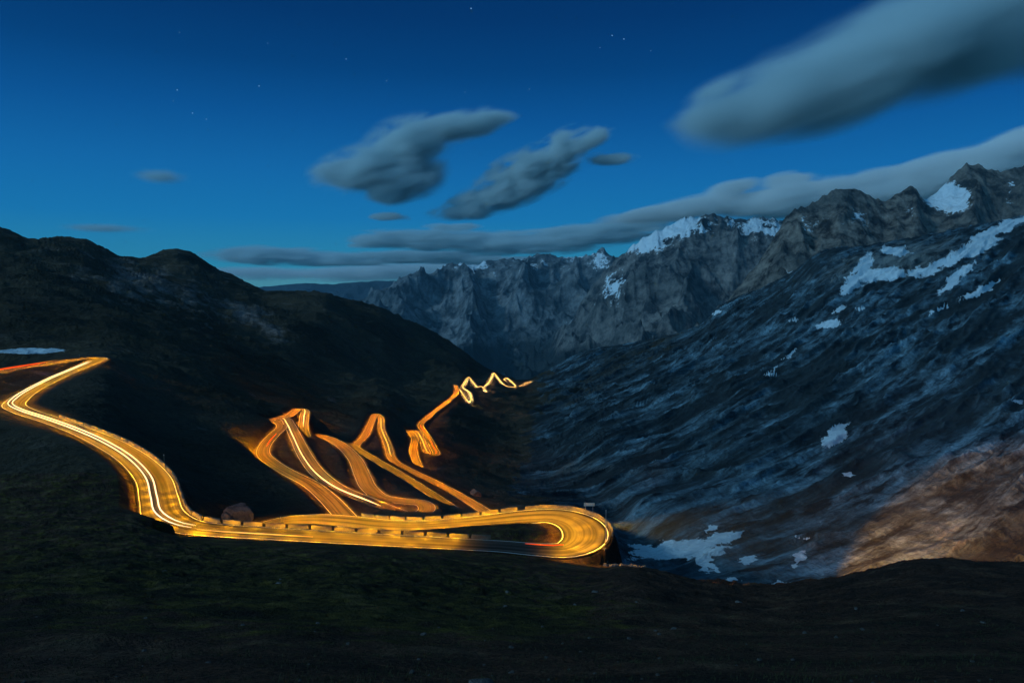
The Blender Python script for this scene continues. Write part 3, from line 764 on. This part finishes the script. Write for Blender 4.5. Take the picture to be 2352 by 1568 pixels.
# ------------------------------------------------------------------ clouds: real volumes of droplets
def cloud(label, Yc, lobes, dens=6.0, stretch=(1, 1, 1), nscale=1.0, namp=0.55, rot=0.0, depth=1.0, soft=1.0, col=(0.76, 0.86, 0.88)):
    """lobes: (u, v, ru, rv, tilt) as seen from the pass at distance Yc"""
    k = Yc / F
    c0 = at(np.mean([l[0] for l in lobes]), np.mean([l[1] for l in lobes]), Yc)
    bm = bmesh.new(); L = []
    for (u, v, ru, rv, tilt) in lobes:
        p = at(u, v, Yc) - c0; a = math.radians(tilt); rx, rz = ru * k, rv * k; ry = depth * math.sqrt(rx * rz) * 1.2
        L.append((p, rx, ry, rz, a))
        for i in range(7):
            for j in range(12):
                ph = math.pi * (i + .5) / 7 - math.pi / 2; th = 2 * math.pi * j / 12
                x, y, z = rx * 1.02 * math.cos(ph) * math.cos(th), ry * 1.02 * math.cos(ph) * math.sin(th), rz * 1.02 * math.sin(ph)
                bm.verts.new((p[0] + x * math.cos(a) - z * math.sin(a), y, p[2] + x * math.sin(a) + z * math.cos(a)))
    r = bmesh.ops.convex_hull(bm, input=bm.verts)
    bmesh.ops.delete(bm, geom=list({g for g in r['geom_interior'] + r['geom_unused'] if isinstance(g, bmesh.types.BMVert)}), context='VERTS')
    me = bpy.data.meshes.new('cloud'); bm.to_mesh(me); bm.free()
    m = N('cloud vapour')
    tcn = m.new('ShaderNodeTexCoord').outputs['Object']
    mp = m.new('ShaderNodeMapping', vector_type='TEXTURE'); m.l.new(tcn, mp.inputs[0]); mp.inputs['Rotation'].default_value = (0, -math.radians(rot), 0)
    mean = np.mean([math.sqrt(l[1] * l[3]) for l in L])
    mp.inputs['Scale'].default_value = [mean * q / nscale for q in stretch]
    nz = m.new('ShaderNodeTexNoise'); m.l.new(mp.outputs[0], nz.inputs['Vector']); nz.inputs['Scale'].default_value = 1.0; nz.inputs['Detail'].default_value = 5.0; nz.inputs['Distortion'].default_value = 0.35; nz.inputs['Roughness'].default_value = 0.55
    nn = m.math('MULTIPLY', m.math('SUBTRACT', nz.outputs[0], 0.5), namp * 6.0)
    tot = None
    for (p, rx, ry, rz, a) in L:
        q = m.new('ShaderNodeMapping', vector_type='TEXTURE'); m.l.new(tcn, q.inputs[0])
        q.inputs['Location'].default_value = p; q.inputs['Rotation'].default_value = (0, -a, 0); q.inputs['Scale'].default_value = (rx, ry, rz)
        ln = m.new('ShaderNodeVectorMath', operation='LENGTH'); m.l.new(q.outputs[0], ln.inputs[0])
        f = m.math('SUBTRACT', 1.0, ln.outputs['Value'])
        tot = f if tot is None else m.math('SMOOTH_MAX', tot, f, 0.2)
    # the noise carves the cloud but never reaches the hull
    edge = m.math('MULTIPLY', tot, 1.6, clamp=True)
    d = m.math('ADD', m.math('MULTIPLY', tot, 1.5), nn)
    d = m.math('MAXIMUM', d, 0.0)
    d = m.math('MULTIPLY', m.math('POWER', d, 1.6), edge)
    d = m.math('MULTIPLY', d, dens * 2.6 * soft / (2 * mean))
    pv = m.new('ShaderNodeVolumePrincipled'); pv.inputs['Color'].default_value = (*col, 1); pv.inputs['Anisotropy'].default_value = 0.0
    m.l.new(d, pv.inputs['Density']); m.l.new(pv.outputs[0], m.out.inputs['Volume'])
    o = link('cloud', me, m.m); o.location = c0
    return tag(o, label, 'cloud', 'clouds in the dusk sky')
cloud('grey topped spindle cloud hanging alone above the valley, left of the ragged cloud', 9000,
      [(860,385,165,62,12),(940,330,120,70,14),(930,400,120,66,4),(1040,292,140,40,10),(785,388,90,34,12),(890,440,80,36,-5),(1120,272,80,20,6)], 7, (2.0, 1.5, 0.8), 1.3, 0.6, 14, depth=1.1)
cloud('ragged grey cloud hanging above the valley, right of the spindle cloud', 9000,
      [(1210,405,150,66,22),(1130,455,130,40,14),(1290,350,90,52,35),(1070,485,100,24,4),(1350,322,70,26,20),(1400,365,80,16,0),(900,498,60,12,0)], 6.0, (1.8, 1.5, 0.8), 1.7, 0.8, 22, depth=1.1)
cloud('huge smooth slanting cloud filling the upper right of the sky', 8000,
      [(1800,215,270,105,20),(2030,130,380,140,22),(2280,60,340,150,20),(1670,255,160,66,8),(2500,10,320,160,20),(1640,215,110,40,25)], 7, (3.2, 2.0, 0.9), 1.3, 0.5, 21)
cloud('long bright cap cloud lying behind the snowy summits at the right', 15000,
      [(1500,492,150,22,8),(1640,472,190,34,8),(1800,458,220,48,8),(1990,440,240,52,10),(2180,400,240,60,16),(2380,340,240,60,16),(1680,436,80,26,12),(1810,416,80,26,8)], 15, (3.5, 2.0, 0.8), 2.2, 0.5, 10, col=(0.97, 0.97, 0.96))
cloud('long dark cloud bank low above the horizon, left of the middle', 22000,
      [(640,588,200,24,-1),(800,596,240,18,0),(560,575,80,14,3),(960,590,200,20,0),(1100,596,160,14,0),(560,592,90,8,0)], 9, (5, 2, 0.7), 3.0, 0.9, 0)
cloud('grey cloud bank with paler top low over the distant range', 20000,
      [(900,548,120,26,2),(1050,552,200,30,0),(1040,522,80,12,0),(1200,560,220,34,2),(1360,540,200,34,6),(1480,510,120,26,10),(860,552,70,22,8),(1290,535,110,14,2)], 9, (4.5, 2, 0.7), 3.0, 0.9, 3)
cloud('faint thin wisp of cloud alone high above the dark ridge', 16000, [(370,405,80,22,-4)], 1.0, (2, 1.5, 1), 1.2, 0.4, -4)
cloud('faint flat wisp of cloud just above the left ridge', 16500, [(240,524,130,14,-2)], 1.0, (3, 1.5, 1), 1.5, 0.4, -2)
cloud('pale hazy cloud veil behind the distant range at the horizon', 34000, [(900,624,360,26,1),(620,628,190,20,-1),(1060,606,140,14,0)], 3.2, (6, 2, 0.7), 3.0, 0.7, 1, col=(0.97, 0.97, 0.96))
SC.cycles.volume_bounces = 3
SC.cycles.max_bounces = 8

# ------------------------------------------------------------------ stars
E_star = mat_emit('star light', (0.20, 0.45, 0.85), 0.8)
def star_mesh(r):
    bm = bmesh.new(); bmesh.ops.create_icosphere(bm, subdivisions=1, radius=r)
    me = bpy.data.meshes.new('star'); bm.to_mesh(me); bm.free(); me.materials.append(E_star); return me
STM = star_mesh(45.0)
for k, (u, v, r) in enumerate([(1082,20,1.3),(407,207,1.1),(595,198,1.0),(442,260,1),(474,274,.9),(888,186,.9),(795,136,.9),(1068,212,.7),(1406,82,1.1),(1433,90,1.2),(1378,110,.7),(1495,117,.7),(1216,205,.7),(412,75,.7),(398,232,.6),(615,100,.7)]):
    o = bpy.data.objects.new('star', STM); COL.objects.link(o); o.location = at(u, v, 60000); o.scale = (r, r, r)
    tag(o, 'faint bluish star in the clear evening sky', 'star', 'faint stars in the evening sky')

# ------------------------------------------------------------------ parapet blocks
def block_mesh(L, seed):
    rnd = random.Random(seed)
    bm = bmesh.new(); bmesh.ops.create_cube(bm, size=1.0)
    bmesh.ops.scale(bm, vec=(L, 0.45, 1.0), verts=bm.verts)
    bmesh.ops.bevel(bm, geom=bm.edges[:], offset=0.06, segments=2, affect='EDGES')
    bmesh.ops.translate(bm, vec=(0, 0, 0.32), verts=bm.verts)
    for v in bm.verts: v.co += Vector((rnd.uniform(-.02, .02), rnd.uniform(-.015, .015), rnd.uniform(-.02, .02)))
    me = bpy.data.meshes.new('parapet_block'); bm.to_mesh(me); bm.free(); me.materials.append(M_conc)
    return me
BM = [block_mesh(4.25, i) for i in range(4)]
def ordinal(n):
    tens = ['', '', 'twenty', 'thirty', 'forty']
    ones = ['', 'first', 'second', 'third', 'fourth', 'fifth', 'sixth', 'seventh', 'eighth', 'ninth', 'tenth', 'eleventh', 'twelfth', 'thirteenth', 'fourteenth', 'fifteenth', 'sixteenth', 'seventeenth', 'eighteenth', 'nineteenth']
    if n < 20: return ones[n]
    if n % 10 == 0: return {20: 'twentieth', 30: 'thirtieth', 40: 'fortieth'}[n]
    return tens[n // 10] + '-' + ones[n % 10]
def parapet(c, i0, i1, side, pitch, meshes, label, group, extra=0.35, sx=1.0):
    i0, i1 = min(i0, i1), max(i0, i1)
    W = c['W'][i0:i1 + 1, None]; P = c['P'][i0:i1 + 1].copy()
    P[:, :2] += c['N'][i0:i1 + 1] * side * (W / 2 + extra)
    s = np.concatenate([[0], np.cumsum(np.linalg.norm(np.diff(P[:, :2], axis=0), axis=1))])
    n = int(s[-1] / pitch)
    for k in range(n):
        a, b = k * pitch, k * pitch + pitch * 0.87
        pa = np.array([np.interp(a, s, P[:, q]) for q in range(3)]); pb = np.array([np.interp(b, s, P[:, q]) for q in range(3)])
        o = bpy.data.objects.new('parapet_block', random.choice(meshes)); COL.objects.link(o)
        v = Vector(pb - pa); o.location = (pa + pb) / 2
        o.rotation_euler = (0, -math.atan2(v.z, math.hypot(v.x, v.y)), math.atan2(v.y, v.x))
        o.scale = (sx * v.length / 4.25, 1, 1)
        tag(o, label.replace('#', ordinal(k + 1)), 'parapet', group)
parapet(up, U_(up, 110, 962), U_(up, 1150, 1254), 1, 4.85, BM, '# concrete parapet block from the left end of the nearest gapped row', 'parapet blocks of the nearest road leg')
parapet(up, U_(up, 1343, 1228) , U_(up, 1180, 1188), -1, 2.6, BM, '# block, counted from the foreground side, in the wall round the big hairpin', 'parapet blocks round the big hairpin', sx=1.14)
parapet(up, U_(up, 1180, 1188), U_(up, 780, 1196), -1, 4.85, BM, '# concrete parapet block leftward from the big hairpin on the second leg', 'parapet blocks of the second road leg')
parapet(mi, U_(mi, 840, 1148), U_(mi, 960, 1184), -1, 4.0, BM, '# parapet block on the outer edge of the middle hairpin', 'parapet blocks of the middle hairpin')

# ------------------------------------------------------------------ boulders
def ground_z(px, py):
    th = math.atan2(px, py); r = math.hypot(px, py)
    j = int(np.clip(np.searchsorted(TH, th), 1, len(TH) - 1))
    rr = np.hypot(X[:, j], Y[:, j])
    return float(np.interp(r, rr, Z[:, j]))
def rock_mesh(seed, r=1.0, sub=3, flat=0.65):
    bm = bmesh.new(); bmesh.ops.create_icosphere(bm, subdivisions=sub, radius=r)
    rn = np.random.default_rng(seed)
    planes = [(Vector(rn.normal(size=3)).normalized(), rn.uniform(0.55, 0.85)) for _ in range(9)]
    co = np.array([v.co for v in bm.verts]); n = fbm(co[:, 0] * 1.7 + seed * 3, co[:, 1] * 1.7 + co[:, 2] * 2.1, 4, seed) * 0.22
    for v, d in zip(bm.verts, n):
        for pn, h in planes:
            e = v.co.dot(pn) - h * r
            if e > 0: v.co -= pn * e * 0.92
        v.co *= 1 + d
        v.co.z *= flat
    me = bpy.data.meshes.new('boulder'); bm.to_mesh(me); bm.free(); me.materials.append(M_rock)
    for p in me.polygons: p.use_smooth = False
    return me
RM = [rock_mesh(i + 3) for i in range(6)]
def boulder(u, v, Y, r, label, group=None, p=None, sz=1.0):
    q = at(u, v, Y) if p is None else p
    z = ground_z(q[0], q[1])
    o = bpy.data.objects.new('boulder', random.choice(RM)); COL.objects.link(o)
    o.location = (q[0], q[1], z + r * 0.15); o.scale = (r * random.uniform(.8, 1.3), r * random.uniform(.8, 1.2), r * sz * random.uniform(.7, 1.1))
    o.rotation_euler = (random.uniform(-.3, .3), random.uniform(-.3, .3), random.uniform(0, 6.3))
    return tag(o, label, 'boulder', group)
boulder(1105, 1525, 12, 0.28, 'pale rounded boulder in the dark turf at the bottom centre')
def fg_y(v):   # distance at which the near slope is seen at height v
    return float(np.interp(v, [1200, 1250, 1300, 1400, 1500, 1570, 1640], [128, 110, 85, 36, 17, 12, 8]))
rr_ = random.Random(5)
for k in range(80):
    v = 1310 + 255 * rr_.random() ** 0.8; u = rr_.uniform(0, 2352)
    if rr_.random() < 0.4: u = rr_.gauss(1180, 300)
    Yq = fg_y(v); r = Yq * rr_.uniform(0.0016, 0.0048)
    boulder(u, v, Yq, r, 'small grey stone lying in the dark turf of the near slope', 'stones strewn over the near slope')
for k in range(46):
    u = rr_.uniform(1385, 1500); Yq = 139.5 + (u - 1385) * 0.01 + rr_.uniform(-2, 4)
    boulder(u, 1290, Yq, rr_.uniform(0.2, 0.75), 'orange lit rubble stone on the bank outside the big hairpin', 'rubble beside the big hairpin', sz=1.2)
for (u, v, Yq, r, lab) in [(548,1160,180,3.6,'tallest rock outcrop glowing faintly behind the nearest leg'), (575,1182,173,2.6,'flat rock outcrop glowing right of the tallest one behind the nearest leg'),
                      (522,1180,176,2.2,'small outcrop left of the tallest one behind the nearest leg'), (600,1192,172,1.3,'smallest rightmost outcrop behind the nearest leg')]:
    boulder(u, v, Yq, r, lab, 'outcrops below the nearest leg', sz=1.5)

# ------------------------------------------------------------------ poles and signs by the road
M_pole = mat_plain('galvanised steel', (0.35, 0.35, 0.36), 0.45, 0.6)
M_wood = mat_plain('weathered timber', (0.20, 0.14, 0.09), 0.8)
M_signf = mat_plain('painted sign sheet', (0.55, 0.5, 0.42), 0.5)
M_roof = mat_plain('dark roof sheet', (0.06, 0.055, 0.05), 0.7)
def cyl(bm, p, r1, r2, h, seg=10):
    m = Matrix.Translation(Vector(p) + Vector((0, 0, h / 2)))
    bmesh.ops.create_cone(bm, cap_ends=True, segments=seg, radius1=r1, radius2=r2, depth=h, matrix=m)
def box(bm, c, s, rz=0.0):
    m = Matrix.Translation(c) @ Matrix.Rotation(rz, 4, 'Z') @ Matrix.Diagonal((*s, 1))
    bmesh.ops.create_cube(bm, size=1.0, matrix=m)
def make(name, fn, mat, parent=None):
    bm = bmesh.new(); fn(bm); me = bpy.data.meshes.new(name); bm.to_mesh(me); bm.free()
    return link(name, me, mat, parent)
def empty(name, loc, label, cat, group=None):
    o = bpy.data.objects.new(name, None); COL.objects.link(o); o.location = loc; return tag(o, label, cat, group)
def on_ground(q): return (q[0], q[1], ground_z(q[0], q[1]))
t = empty('roadside_pole', on_ground(at(1391, 1262, 145.5)), 'tall thin grey pole standing just outside the big hairpin', 'pole')
make('pole', lambda b: cyl(b, (0, 0, -.5), .11, .07, 8.0), M_pole, t); make('foot', lambda b: cyl(b, (0, 0, -.4), .28, .22, .9), M_conc, t)
make('cap', lambda b: cyl(b, (0, 0, 7.5), .13, .02, .18), M_pole, t)
q = along(up, U_(up, 1300, 1190), -(up['W'][U_(up, 1300, 1190)] / 2 + 1.4), 0)
t = empty('road_sign', (q.x, q.y, q.z - .2), 'small two-post road sign on the far side of the big hairpin', 'sign')
for sx in (-.9, .9): make('post', lambda b: cyl(b, (sx, 0, 0), .06, .06, 2.6), M_pole, t)
make('panel', lambda b: box(b, (0, 0, 2.1), (2.6, .06, .8)), M_signf, t)
for (u, v, c, side, lab) in [(352, 1040, up, 1, 'short marker post outside the shoulder of the S-bend'), (617, 1222, up, 1, 'marker post between the nearest leg and the leg behind it'), (200, 823, up, 1, 'marker post at the topmost hairpin')]:
    i = U_(c, u, v); q = along(c, i, side * (c['W'][i] / 2 + 1.5), -.2)
    t = empty('marker_post', q, lab, 'post')
    make('post', lambda b: cyl(b, (0, 0, 0), .09, .07, 2.2), M_wood, t); make('reflector', lambda b: box(b, (0, -.09, 1.9), (.16, .05, .3)), M_signf, t)
q = at(1093, 1122, 392); gz = ground_z(q[0], q[1])
t = empty('stone_hut', (q[0], q[1], gz), 'small gabled hut glowing in road light beside the lower legs', 'hut')
def hut_wall(b):
    pts = [(-2.4, 0), (2.4, 0), (2.4, 2.4), (0, 3.8), (-2.4, 2.4)]
    f = [b.verts.new((x, -2.6, z - .6)) for x, z in pts]; g = [b.verts.new((x, 2.6, z - .6)) for x, z in pts]
    b.faces.new(f); b.faces.new(g[::-1])
    for i in range(5): b.faces.new((f[i], g[i], g[(i + 1) % 5], f[(i + 1) % 5]))
make('wall', hut_wall, M_conc, t)
def hut_roof(b):
    for s_ in (-1, 1):
        m = Matrix.Translation((s_ * 1.3, 0, 2.62)) @ Matrix.Rotation(s_ * math.atan2(1.4, 2.4), 4, 'Y') @ Matrix.Diagonal((3.1, 5.8, .14, 1))
        bmesh.ops.create_cube(b, size=1.0, matrix=m)
make('roof', hut_roof, M_roof, t)
make('door', lambda b: box(b, (-.6, -2.62, .45), (.95, .08, 1.95)), M_wood, t); make('window', lambda b: box(b, (1.1, -2.62, .9), (.8, .08, .8)), M_roof, t)
t.rotation_euler = (0, 0, math.radians(25)); t.scale = (1, 1, 1)

# ------------------------------------------------------------------ grass on the near slope
M_grass = N('dull alpine grass'); _n = M_grass.noise(M_grass.obj(), 0.35, 4)
M_grass = M_grass.surf(M_grass.mix(_n, (0.012, 0.016, 0.006, 1), (0.038, 0.042, 0.018, 1)), 0.9)
def grass():
    n = 22000
    rr = 7.0 * (60 / 7.0) ** (RNG.random(n) ** 0.75); th = np.radians(RNG.uniform(-42, 42, n))
    gx, gy = rr * np.sin(th), rr * np.cos(th)
    keep = fbm(gx / 3.0, gy / 3.0, 3, 91) + 0.25 * RNG.normal(size=n) > -0.02
    gx, gy, rr, th = gx[keep], gy[keep], rr[keep], th[keep]; n = len(gx)
    R_row = np.array([np.hypot(X[:, j], Y[:, j]) for j in (0,)])[0]
    jj = np.clip(np.searchsorted(TH, th), 1, len(TH) - 1); gz = np.zeros(n)
    for j in np.unique(jj):
        k = jj == j; gz[k] = np.interp(rr[k], Rr[:, j], Z[:, j])
    V = []; B = 5
    for b in range(B):
        a = RNG.uniform(0, 2 * np.pi, n); h = RNG.uniform(0.03, 0.09, n) * (0.8 + rr / 60); w = 0.005 + rr * 0.0003; le = RNG.uniform(0.2, 0.9, n) * h
        ox, oy = RNG.normal(0, 0.05, n), RNG.normal(0, 0.05, n); ca_, sa_ = np.cos(a), np.sin(a)
        base = np.stack([gx + ox, gy + oy, gz - 0.03], 1)
        p1 = base + np.stack([-sa_ * w, ca_ * w, 0 * w], 1); p2 = base - np.stack([-sa_ * w, ca_ * w, 0 * w], 1)
        p3 = base + np.stack([ca_ * le, sa_ * le, h], 1)
        V.append(np.stack([p1, p2, p3], 1))
    V = np.concatenate(V).reshape(-1, 3); nt = len(V) // 3
    me = bpy.data.meshes.new('grass'); me.vertices.add(len(V)); me.vertices.foreach_set('co', V.reshape(-1).astype(np.float32))
    me.loops.add(nt * 3); me.polygons.add(nt); me.loops.foreach_set('vertex_index', np.arange(nt * 3, dtype=np.int32)); me.polygons.foreach_set('loop_start', (np.arange(nt) * 3).astype(np.int32))
    me.update(calc_edges=True)
    o = link('grass', me, M_grass); tag(o, 'short dull grass tufts over the dark near slope', 'grass', kind='stuff')
grass()

# ------------------------------------------------------------------ the air of the valley
def haze():
    bm = bmesh.new(); box(bm, (0, 6500, -150), (24000, 14500, 1560))
    me = bpy.data.meshes.new('haze'); bm.to_mesh(me); bm.free()
    m = N('blue evening air'); pv = m.new('ShaderNodeVolumePrincipled'); pv.inputs['Color'].default_value = (0.35, 0.75, 1.0, 1); pv.inputs['Density'].default_value = 1.8e-5
    m.l.new(pv.outputs[0], m.out.inputs['Volume'])
    o = link('haze', me, m.m); tag(o, kind='stuff')
haze()
print('zmin', Z.min(), 'zmax', Z.max())
